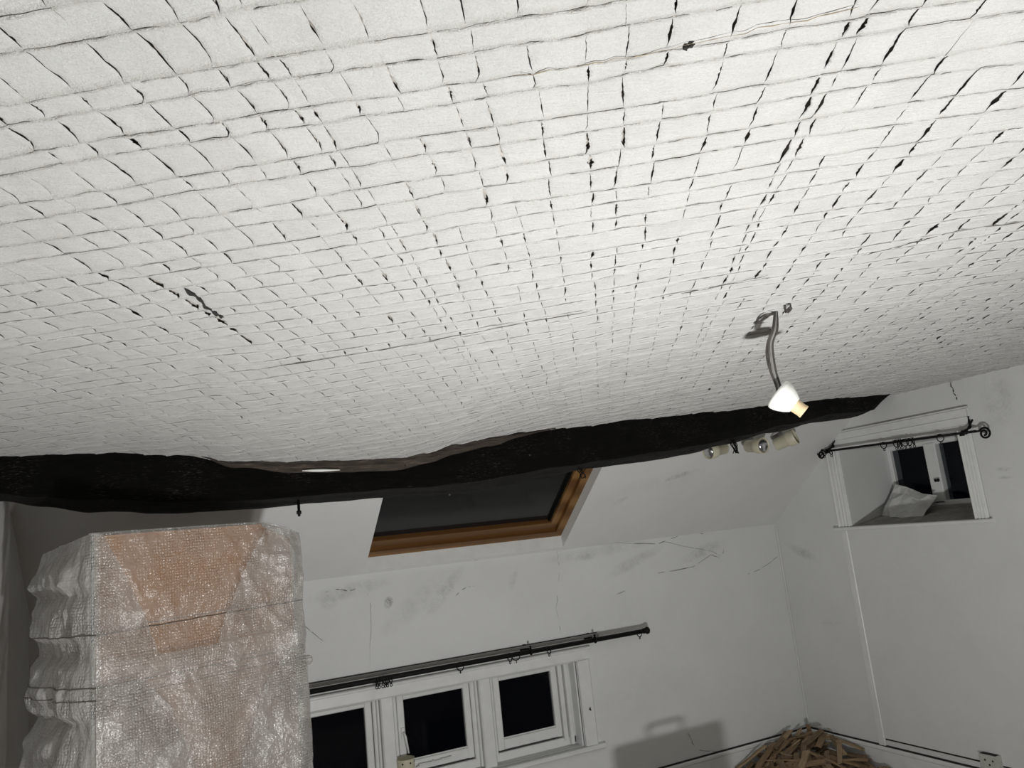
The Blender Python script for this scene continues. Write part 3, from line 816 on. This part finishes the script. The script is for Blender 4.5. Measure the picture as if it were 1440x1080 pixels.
# ------------------------------------------------------------------ small black things hanging from the beam
def strand(label, name, px, py, n, ln, seed, cat='wire', spread=.014):
    rnd = random.Random(seed); b = MB(); base = beam_pt(px, py-4, .12)
    for k in range(n):
        p = base+Vector((rnd.uniform(-spread, spread), rnd.uniform(-.01, .01), .02)); P = [p]
        m_ = 7
        for q in range(m_):
            p = p+Vector((rnd.uniform(-.012, .012), rnd.uniform(-.01, .01), -ln/m_)); P.append(p.copy())
        b.tube(smoothpath(P, 3), .0032, 5)
    o = b.build(name, 'black_iron', None, True); return tag(o, label, cat)
strand('tangle of black wire hanging under the beam beside the spotlights', 'wire_tangle', 1030, 618, 9, .125, 3, 'wire', .018)
strand('small black wire tangle hanging in front of the roof window corner', 'wire_tangle', 818, 663, 4, .075, 5)
b = MB(); p = beam_pt(420, 712, .10); b.lathe(p+Vector((0, 0, .03)), (0, 0, -1), [(0, .007), (.05, .007), (.052, .012), (.066, .012), (.068, .007), (.078, .006)], 10)
tag(b.build('bolt', 'black_iron', None, True), 'short black bolt sticking out under the beam above the wrapped furniture', 'bolt')

# ------------------------------------------------------------------ curtain rods
def ring(c, R, r, axis, label, group, name='curtain_ring', eye=True):
    b = MB(); c = Vector(c); b.torus(c, axis, R, r, 14, 6)
    if eye: b.torus(c+Vector((0, 0, -R-.008)), (axis[1]+.3, -axis[0], .1), .008, r*.8, 8, 5)
    o = b.build(name, 'black_iron', None, True); return tag(o, label, 'curtain ring', group)
yr = 4.90
rl = at(419, 974, 1, yr); rrn = at(905, 889, 1, yr)
zrod = (rl.z+rrn.z)/2
rd = empty('curtain_rod', (1.6, yr, zrod), 'long straight black curtain rod above the three-light window', 'curtain rod')
pol = MB().tube([(-.05, yr, zrod), (rrn.x, yr, zrod)], .0160, 12).build('pole', 'black_iron', rd, True)
MB().lathe((rrn.x-.005, yr, zrod), (1, 0, 0), [(0, .014), (.004, .019), (.012, .019), (.016, .014), (.022, .02), (.034, .026), (.046, .024), (.054, .014), (.056, .004)], 16).build('finial', 'black_iron', pol, True)
def rodx(px): 
    d = ray(px, 0); 
    # intersect viewing column with the rod line
    best = None
    for k in range(400):
        x = .3+k*.0075; p = project(Vector((x, yr, zrod)))
        if best is None or abs(p[0]-px) < best[0]: best = (abs(p[0]-px), x)
    return best[1]
for px in (837, 747):
    x = rodx(px)
    b = MB(); b.lathe((x, YB, zrod+.005), (0, -1, 0), [(0, .034), (.006, .034), (.010, .022), (.012, .010)], 16); b.tube([(x, YB, zrod+.005), (x, yr+.012, zrod-.004)], .009, 8)
    b.torus((x, yr, zrod), (1, 0, 0), .018, .006, 14, 6); b.lathe((x, yr, zrod+.012), (0, 0, 1), [(0, .006), (.016, .006), (.02, .010), (.026, .004)], 8)
    b.build('bracket', 'black_iron', rd, True)
random.seed(4)
for k, px in enumerate((529, 533, 537, 541, 545, 549)):
    ring((rodx(px), yr, zrod-.012), .026, .0035, (1, random.uniform(-.3, .3), random.uniform(-.2, .2)), 'black curtain ring bunched with others at the left of the long rod', 'bunched rings on the long rod')
ring((rodx(647), yr, zrod-.012), .026, .0035, (.8, .7, 0), 'single black curtain ring hanging alone midway on the long rod', None)
ring((rodx(716), yr, zrod-.012), .026, .0035, (1, .15, 0), 'black curtain ring hanging edge-on, left of the pair on the long rod', None)
ring((rodx(725), yr, zrod-.012), .026, .0035, (.45, .9, 0), 'black curtain ring turned open, right of the pair on the long rod', None)
ring((rodx(771), yr, zrod-.012), .024, .0035, (1, .1, 0), 'single black curtain ring between the two brackets of the long rod', None)
ring((rodx(898), yr, zrod-.012), .022, .0035, (1, .3, 0), 'single black curtain ring next to the ball end of the long rod', None)
ct0 = at(840, 889, 1, 4.985)
tr = empty('curtain_track', (1.4, 4.99, ct0.z-.03), 'slim pale curtain track fixed along the wall above the long black rod', 'curtain track')
MB().bbox((-.05, 4.978, ct0.z-.022), (ct0.x, YB, ct0.z-.004), .004).build('rail', 'track_white', tr)
MB().box((-.05, 4.985, ct0.z-.004), (ct0.x, YB, ct0.z)).build('slot', 'hole_dark', tr)
MB().bbox((ct0.x-.004, 4.974, ct0.z-.033), (ct0.x+.006, YB, ct0.z+.001), .002).build('end_stop', 'track_white', tr)

# gable rod with scroll ends
xr = XR-.085
ga = at(1166, 634, 0, xr); gb = at(1368, 607, 0, xr)
zr2 = (ga.z+gb.z)/2
def gpt(y, dz=0, dx=0): 
    f_ = (y-gb.y)/(ga.y-gb.y); return Vector((xr+dx, y, gb.z+(ga.z-gb.z)*f_+dz))
gr = empty('curtain_rod', gpt(3.72), 'short black wrought-iron curtain rod with scroll ends over the gable window', 'curtain rod')
def scroll(y0, sgn, turns=1.6):
    P = [gpt(y0), gpt(y0+sgn*.03, -.001)]
    R0 = .036; c = gpt(y0+sgn*.065, -R0*.55)
    n = 30
    for k in range(n+1):
        a = radians(120)-2*pi*turns*k/n; R = R0*(1-.72*k/n)
        P.append(Vector((c.x-.012*k/n, c.y+sgn*(-cos(a))*-R*1.0, c.z+sin(a)*R)))
    return P
pol2 = MB().tube([gpt(gb.y-.02), gpt(ga.y+.02)], .0085, 10).build('pole', 'black_iron', gr, True)
MB().tube(smoothpath(scroll(ga.y+.01, 1), 2), .0065, 7).build('scroll_end', 'black_iron', pol2, True)
MB().tube(smoothpath(scroll(gb.y-.01, -1), 2), .0065, 7).build('scroll_end', 'black_iron', pol2, True)
def gy(px):
    best = None
    for k in range(500):
        y = 2.9+k*.0035; p = project(gpt(y))
        if best is None or abs(p[0]-px) < best[0]: best = (abs(p[0]-px), y)
    return best[1]
for px in (1354, 1163):
    y = gy(px); b = MB(); c = gpt(y)
    b.tube([(XR, y-.03, c.z+.07), (XR-.012, y-.03, c.z+.075), c+Vector((0, -.03, .012)), c+Vector((0, -.02, -.012))], .006, 7)
    b.tube([(XR, y+.0, c.z+.10), (XR-.008, y, c.z+.10), (XR-.02, y-.012, c.z+.03), c+Vector((0, 0, .008))], .007, 7)
    b.tube([(XR, y+.035, c.z-.005), (XR-.012, y+.035, c.z-.005), c+Vector((0, .02, -.012)), c+Vector((0, 0, -.01))], .006, 7)
    b.torus(c, (0, 1, 0), .014, .005, 12, 6)
    b.build('bracket', 'black_iron', gr, True)
random.seed(9)
for px in (1259, 1263, 1267, 1272, 1278, 1284):
    ring(gpt(gy(px), -.012), .024, .0034, (random.uniform(-.55, .55), 1, random.uniform(-.2, .2)), 'black curtain ring bunched with others in the middle of the gable rod', 'bunched rings on the gable rod')
ring(gpt(gy(1242), -.012), .022, .0034, (.3, 1, 0), 'single black curtain ring left of the bunch on the gable rod', None)
ring(gpt(gy(1322), -.012), .024, .0034, (.35, 1, 0), 'single black curtain ring right of the bunch on the gable rod', None)
for px in (1152, 1158, 1168):
    ring(gpt(gy(px), -.010), .020, .0034, (random.uniform(-.5, .5), 1, random.uniform(-.3, .3)), 'black curtain ring pushed up to the left scroll of the gable rod', 'rings at the left end of the gable rod')

# ------------------------------------------------------------------ crumpled sheet in the gable window recess
ctrl = [[(1240, 724, 4.95), (1252, 727, 4.90), (1275, 729, 4.84), (1298, 725, 4.84)],
        [(1250, 701, 5.02), (1266, 705, 4.99), (1290, 712, 4.95), (1308, 712, 4.95)],
        [(1259, 681, 5.10), (1276, 685, 5.09), (1297, 694, 5.06), (1319, 697, 5.04)]]
G = [[at(a, c, 0, d_) for (a, c, d_) in row] for row in ctrl]
def bil(s_, t_):
    a = s_*3; i = min(int(a), 2); fa = a-i; c_ = t_*2; j = min(int(c_), 1); fc = c_-j
    p = (G[j][i]*(1-fa)+G[j][i+1]*fa)*(1-fc)+(G[j+1][i]*(1-fa)+G[j+1][i+1]*fa)*fc
    cr = nz(s_*3.1, t_*2.6, 4)*.045
    return p+Vector((-cr, 0, cr*.3))
b = MB(); b.grid(bil, 7, 5); n0 = len(b.v); top_f = list(b.f)
b.v += [(x+.003, y, z-.003) for (x, y, z) in b.v]; b.f += [tuple(i+n0 for i in f[::-1]) for f in top_f]
W_, H_ = 7, 5
bd = [i for i in range(W_)]+[W_-1+j*W_ for j in range(1, H_)]+[(H_-1)*W_+i for i in range(W_-2, -1, -1)]+[j*W_ for j in range(H_-2, 0, -1)]
b.f += [(bd[i], bd[i]+n0, bd[(i+1) % len(bd)]+n0, bd[(i+1) % len(bd)]) for i in range(len(bd))]
tag(b.build('crumpled_sheet', 'paper_sheet'), 'crumpled grey-white sheet lying in the gable window recess', 'paper sheet')

# ------------------------------------------------------------------ cream pot on the window sill
pc = at(570, 1066, 1, 5.02)
pot = empty('pot', (pc.x, 5.02, -1.502), 'small cream pot with punched rim standing before the middle window light', 'pot')
hh = pc.z+1.502
MB().lathe((pc.x, 5.02, -1.502), (0, 0, 1), [(0, .046), (.01, .052), (hh-.008, .056), (hh, .058), (hh, .053), (hh-.06, .050), (hh-.061, .002)], 28).build('body', 'cream_plastic', pot, True)
for a in (-2.2, -1.3, -.5):
    d_ = Vector((cos(a), sin(a), 0)); MB().lathe(Vector((pc.x, 5.02, -1.502+hh-.022))+d_*.0535, d_, [(0, .006), (.0025, .006)], 8).build('rim_hole', 'hole_dark', pot)

# ------------------------------------------------------------------ furniture under bubble wrap
Ac = Vector((-.205, 3.30)); e1 = Vector((.909, .417)); e2 = Vector((-.417, .909)); LW, LD = .885, .50; ZT = .150
wc = empty('wrapped_cabinet', (.2, 3.7, ZF), 'tall brown cabinet wrapped in clear bubble wrap in the left corner', 'cabinet')
def foot(a, d_): q = Ac+e1*a+e2*d_; return q
def carc(a0, a1, zt_, nm):
    cv = [foot(a0, .012), foot(a1, .012), foot(a1, LD-.02), foot(a0, LD-.02)]
    MB().hexa([(*q, ZF+.06) for q in cv]+[(cv[0].x, cv[0].y, zt_[0]), (cv[1].x, cv[1].y, zt_[1]), (cv[2].x, cv[2].y, zt_[1]-.06), (cv[3].x, cv[3].y, zt_[0]-.09)]).build(nm, 'brown_carcass', wc)
carc(.012, LW*.80, (ZT-.012, ZT-.010), 'carcass')
carc(LW*.80, LW-.035, (ZT-.02, ZT-.085), 'end_panel')
MB().hexa([(*q, ZF) for q in [foot(.04, .04), foot(LW-.1, .04), foot(LW-.1, LD-.05), foot(.04, LD-.05)]]+[(*q, ZF+.06) for q in [foot(.04, .04), foot(LW-.1, .04), foot(LW-.1, LD-.05), foot(.04, LD-.05)]]).build('plinth', 'brown_carcass', wc)
# side bulges of the wrap: (height, swell)
SIDE = [(-1.96, .01), (-1.2, .03), (-.95, .01), (-.88, .085), (-.72, .09), (-.60, .07), (-.53, .02), (-.50, .065), (-.42, .085), (-.34, .06), (-.30, .01), (-.25, .02), (-.22, .06), (-.13, .055), (-.075, .02), (-.03, .07), (.02, .05), (.06, .03), (.10, .015), (.15, .0)]
FRNT = [(-1.96, .012), (-.9, .016), (-.62, .02), (-.5, .014), (-.42, .006), (-.36, .018), (-.27, .010), (-.22, .004), (-.16, .016), (-.05, .022), (.08, .014), (.15, .004)]
def peri(p):
    """p in 0..1: back-left -> front-left corner -> front-right corner -> back-right; returns point, outward normal, face"""
    tot = LD+LW+LD; q = p*tot
    rc_ = .028
    if abs(q-LD) < rc_:
        ph = (q-LD+rc_)/(2*rc_)*pi/2; n_ = -e1*cos(ph)-e2*sin(ph); c_ = foot(rc_, rc_)
        return c_+n_*rc_, n_, ('L' if q < LD else 'F'), (1.0 if q < LD else 0.0)
    if q < LD: return foot(0, LD-q), -e1, 'L', q/LD
    if q < LD+LW: return foot(q-LD, 0), -e2, 'F', (q-LD)/LW
    return foot(LW, q-LD-LW), e1, 'R', (q-LD-LW)/LD
def wrap_pt(p, z, extra=0.0):
    q, n_, face, f_ = peri(p)
    fold = .010*nz(p*30, z*7, 1)+.006*nz(p*70, z*22, 5)
    if face == 'L':
        d_ = interp(SIDE, z)*min(1, (1-f_)*3.0)*(.75+.35*nz(f_*5, z*9, 2))+fold*1.4*min(1, (1-f_)*4)
    elif face == 'F':
        q1 = 1-abs(nz((f_*LW+z*.55)*7, (f_*LW-z*.4)*1.6, 3))*2.2; q2 = 1-abs(nz((f_*LW-z*.75)*6, (f_*LW+z*.5)*1.5, 6))*2.2; q3 = 1-abs(nz(f_*1.2, z*9, 11))*2.4
        diag = max(0, q1)**4*.007+max(0, q2)**4*.007+max(0, q3)**5*.004
        d_ = interp(FRNT, z)*min(1, f_*12)+(fold*.6+diag)*min(1, f_*9)
        d_ += interp([(0, 0), (.8, 0), (.93, .02), (1, .0)], f_)*(1+nz(z*8, 1, 1))
    else:
        d_ = (interp(SIDE, z)*.4+.01)*min(1, f_*5)+fold*min(1, f_*5)
    d_ = max(d_, .002)+extra
    zz = z
    if z > .0:      # top hem: drops towards the right end and the back of the left side
        if face == 'F' and f_ > .8: zz = z-(f_-.8)/.2*.062*max(0, z/ZT)
        if face == 'R': zz = z-.062*max(0, z/ZT)
        if face == 'L': zz = z-(1-f_)*.050*max(0, z/ZT)
    return Vector((q.x+n_.x*d_, q.y+n_.y*d_, zz))
NPp, NZ_ = 320, 260
zs = [ZF+.03+(ZT-ZF-.03)*(k/(NZ_-1)) for k in range(NZ_)]
b = MB(); uvs = []; ed = []
for z in zs:
    for k in range(NPp):
        p = k/(NPp-1); b.v.append(tuple(wrap_pt(p, z))); uvs.append((p*(LW+2*LD), z)); ed.append(0.0)
b.f = [(j*NPp+i, j*NPp+i+1, (j+1)*NPp+i+1, (j+1)*NPp+i) for j in range(NZ_-1) for i in range(NPp-1)]
tot = LD+LW+LD
# thicker wrap: the left side reads milky; the corner's highlight is painted on as a pale strip
for idx, (pz, pp) in enumerate(uvs):
    f_ = pz
    e_ = 0
    if f_ < LD: e_ = .95+.4*nz(f_*9, pp*12, 1)
    if abs(f_-LD) < .03: e_ = max(e_, .9*(1-abs(f_-LD)/.03))
    if f_ > LD+LW*.80: e_ = max(e_, .25*min(1, (f_-LD-LW*.80)/.1))
    for zc_ in (-.20, -.365, -.43): e_ = max(e_, .22*max(0, 1-abs(pp-zc_-.02*nz(f_*3, zc_, 1))/.008))
    ed[idx] = max(0, min(1, e_))
b.uv = uvs; b.edge = ed
bw_ = b.build('bubble_wrap', 'bubble_wrap', wc, smooth=True)
# top sheet
b = MB(); uvs = []
def topfn(s_, t_):
    a = foot(LW*s_, LD*t_)
    zz = ZT-.002-.062*max(0, (s_-.8)/.2)-.05*t_*(1-s_)+.012*nz(s_*6, t_*5, 2)*sin(pi*s_)*sin(pi*t_)
    return Vector((a.x, a.y, zz))
b.grid(topfn, 40, 26); b.uv = [(v_[0], v_[1]) for v_ in b.v]; b.edge = [.3]*len(b.v)
b.build('bubble_wrap_top', 'bubble_wrap', wc, smooth=True)
# overlapping second layers on the front
def flap(poly, nm, extra, edge=.0):
    """poly: list of (z, f_left, f_right) on the front face"""
    n_, m_ = 60, 40
    z0, z1 = poly[0][0], poly[-1][0]; b = MB(); uvs = []
    for j in range(n_):
        z = z0+(z1-z0)*j/(n_-1)
        fl_ = interp([(q[0], q[1]) for q in poly], z); fr_ = interp([(q[0], q[2]) for q in poly], z)
        for i in range(m_):
            f_ = fl_+(fr_-fl_)*i/(m_-1); p = (LD+LW*min(max(f_, .004), .996))/tot
            b.v.append(tuple(wrap_pt(p, z, extra))); uvs.append((p*tot*1.03+.3, z*1.03))
    b.f = [(j*m_+i, j*m_+i+1, (j+1)*m_+i+1, (j+1)*m_+i) for j in range(n_-1) for i in range(m_-1)]
    b.uv = uvs; b.edge = [edge]*len(b.v)
    return b.build(nm, 'bubble_wrap_extra', bw_, smooth=True)
flap([(-.33, .01, .26), (-.20, .01, .215), (.145, .01, .035)], 'wrap_overlap', .006)
flap([(-.33, .52, .99), (-.20, .585, .99), (-.06, .66, .99), (.135, .80, .99)], 'wrap_overlap', .007)
flap([(ZF+.05, .01, .99), (-.60, .01, .99), (-.345, .01, .99), (-.325, .01, .99)], 'wrap_overlap', .009, .06)
flap([(ZF+.05, .01, .35), (-.80, .01, .42), (-.52, .01, .30), (-.40, .01, .18)], 'wrap_overlap', .013, .04)
flap([(ZF+.05, .62, .99), (-.80, .62, .99), (-.52, .75, .99), (-.40, .90, .99)], 'wrap_overlap', .013, .04)
# cinch lines as dark cords, standing in for the shade in the wrap's creases
for (z0, z1, rr) in ((-.225, -.205, .0022), (-.40, -.415, .0018), (-.445, -.455, .0015)):
    P = [wrap_pt(k/119, z0+(z1-z0)*k/119+.004*nz(k*.2, z0, 1), .003) for k in range(120)]
    MB().tube(P, rr, 5).build('crease_shade_cord', 'crease_shade', bw_, True)
# loose bubble flap at the right edge
kp = wrap_pt((LD+LW*.999)/tot, -.46, .0)
b = MB(); b.lathe(kp+Vector((-.02, 0, -.012)), (.95, .1, .05), [(0, .008), (.02, .02), (.035, .021), (.045, .014), (.05, .003)], 12); b.uv = [(v_[0], v_[2]) for v_ in b.v]; b.edge = [.5]*len(b.v)
b.build('wrap_end', 'bubble_wrap_extra', bw_, smooth=True)

# ------------------------------------------------------------------ heap of old laths in the corner
random.seed(23)
lath_meshes = []
for k in range(9):
    L_ = random.uniform(.14, .34); wd = random.uniform(.030, .044); th = random.uniform(.008, .013)
    me = bpy.data.meshes.new('wood_lath')
    vsx = []; n_ = 4
    for q in range(n_+1):
        x = -L_/2+L_*q/n_; bz = .004*sin(q*1.3+k); ww = wd/2*random.uniform(.9, 1.08)
        sk = (random.uniform(-.012, .012) if q in (0, n_) else 0)
        vsx += [(x-sk, -ww, bz), (x+sk, ww, bz), (x+sk, ww, bz+th), (x-sk, -ww, bz+th)]
    fsx = [(0, 1, 2, 3), tuple(n_*4+i for i in (3, 2, 1, 0))]
    for q in range(n_):
        for i in range(4):
            j = (i+1) % 4; fsx.append((q*4+i, (q+1)*4+i, (q+1)*4+j, q*4+j))
    me.from_pydata(vsx, [], fsx); me.materials.append(M['lath_wood_%d' % (k % 3)]); lath_meshes.append((me, L_))
PK = Vector((4.50, 4.82))
def mound(x, y):
    r_ = sqrt((x-PK.x)**2+(y-PK.y)**2); return max(0.0, .225*(1-(r_/.78)**1.25))
for layer in range(5):
    for k in range(38):
        me, L_ = random.choice(lath_meshes)
        for tr_ in range(14):
            a = random.uniform(0, 2*pi); r_ = .76*sqrt(random.random())
            x = PK.x+cos(a)*r_; y = PK.y+sin(a)*r_
            rz = random.uniform(0, pi); ex = abs(cos(rz))*L_/2+.025; ey = abs(sin(rz))*L_/2+.025
            h = mound(x, y)
            if x+ex < XR-.035 and y+ey < YB-.03 and h > 0: break
        else: continue
        fr = (.2, .5, .75, .9, 1.0)[layer]
        g = Vector(((mound(x+.05, y)-mound(x-.05, y))/.1, (mound(x, y+.05)-mound(x, y-.05))/.1))
        dirv = Vector((cos(rz), sin(rz))); pit = -math.atan(g.dot(dirv))*fr+random.uniform(-.16, .16)*(.3+fr)
        o = bpy.data.objects.new('wood_lath', me); COL.objects.link(o)
        o.location = (x, y, ZF+H+h*fr*.97+.004+abs(sin(pit))*L_*.2+random.uniform(0, .012))
        o.rotation_euler = (random.uniform(-.3, .3)*(.2+fr), pit, rz)
        tone = ('mid-brown', 'pale tan', 'dark brown')[lath_meshes.index((me, L_)) % 3]; size = 'short' if L_ < .2 else ('long' if L_ > .28 else 'medium-length')
        tag(o, size+' '+tone+' broken wooden lath lying in the heap in the corner', 'wood lath', 'heap of broken laths in the corner')
# a few that stand out on top
for (px, py, d_, rz, pit, mi, lab) in ((1139, 1025, 1.0, .4, 1.25, 3, 'broken lath standing on end at the very top of the heap'),
                                   (1205, 1052, .97, 1.2, -.75, 1, 'broken lath sticking up steeply at the right of the heap against the baseboard'),
                                   (1098, 1042, .98, .5, -.12, 2, 'broken lath lying level across the top left of the heap')):
    me, L_ = lath_meshes[mi]
    p = at(px, py, 1, 4.86 if px != 1205 else 4.62)
    o = bpy.data.objects.new('wood_lath', me); COL.objects.link(o); o.location = p+Vector((0, 0, H-.06 if abs(pit) > .5 else H)); o.rotation_euler = (.2, pit, rz)
    tag(o, lab, 'wood lath', 'heap of broken laths in the corner')

# ------------------------------------------------------------------ things on the floor below the frame: hard case, work light
tS = .62
lc = LAMP+(at(868, 1052, 1, YB)-LAMP)*tS; rc = LAMP+(at(1006, 1012, 1, YB)-LAMP)*tS
cx0, cx1, cy_ = lc.x, rc.x, (lc.y+rc.y)/2; ctop = (lc.z+rc.z)/2
kc = empty('hard_case', ((cx0+cx1)/2, cy_, ZF), 'upright dark case with a carry handle casting its shadow below the long rod', 'case')
MB().bbox((cx0, cy_-.06, ZF), (cx1, cy_+.06, ctop), .02).build('shell', 'case_shell', kc)
MB().box((cx0-.002, cy_-.006, ZF+.01), (cx1+.002, cy_+.006, ctop+.002)).build('seam_band', 'metal_box', kc)
hx0 = LAMP+(at(912, 1030, 1, YB)-LAMP)*tS; hx1 = LAMP+(at(958, 1010, 1, YB)-LAMP)*tS
MB().tube(smoothpath([Vector((hx0.x, cy_, ctop-.005)), Vector((hx0.x, cy_, ctop+.036)), Vector((hx0.x+.014, cy_, ctop+.05)), Vector((hx1.x-.014, cy_, ctop+.05)), Vector((hx1.x, cy_, ctop+.036)), Vector((hx1.x, cy_, ctop-.005))], 4), .010, 8).build('carry_handle', 'case_shell', kc, True)
for q in (.25, .75):
    xx = cx0+(cx1-cx0)*q; MB().bbox((xx-.02, cy_-.068, ctop-.07), (xx+.02, cy_-.058, ctop-.02), .003).build('latch', 'metal_box', kc)
wk = empty('work_light', (LAMP.x, LAMP.y, ZF), 'yellow floor-standing work light tilted up at the ceiling', 'work light')
dr = (LAIM-LAMP).normalized(); rt = dr.cross(Vector((0, 0, 1))).normalized(); upv = rt.cross(dr)
def ob(c, a, b_, d_): return [c+rt*sx*a+upv*sy*b_+dr*sz*d_ for sz in (-1, 1) for (sx, sy) in ((-1, -1), (1, -1), (1, 1), (-1, 1))]
MB().hexa(ob(LAMP-dr*.06, .16, .14, .045)).build('housing', 'yellow_metal', wk)
MB().tube([(LAMP.x-.2, LAMP.y-.12, ZF+.012), (LAMP.x-.2, LAMP.y+.12, ZF+.012), LAMP-rt*.19-dr*.06, LAMP-rt*.16-dr*.06], .011, 8).build('stand', 'black_iron', wk)
MB().tube([(LAMP.x+.2, LAMP.y-.12, ZF+.012), (LAMP.x+.2, LAMP.y+.12, ZF+.012), LAMP+rt*.19-dr*.06, LAMP+rt*.16-dr*.06], .011, 8).build('stand', 'black_iron', wk)
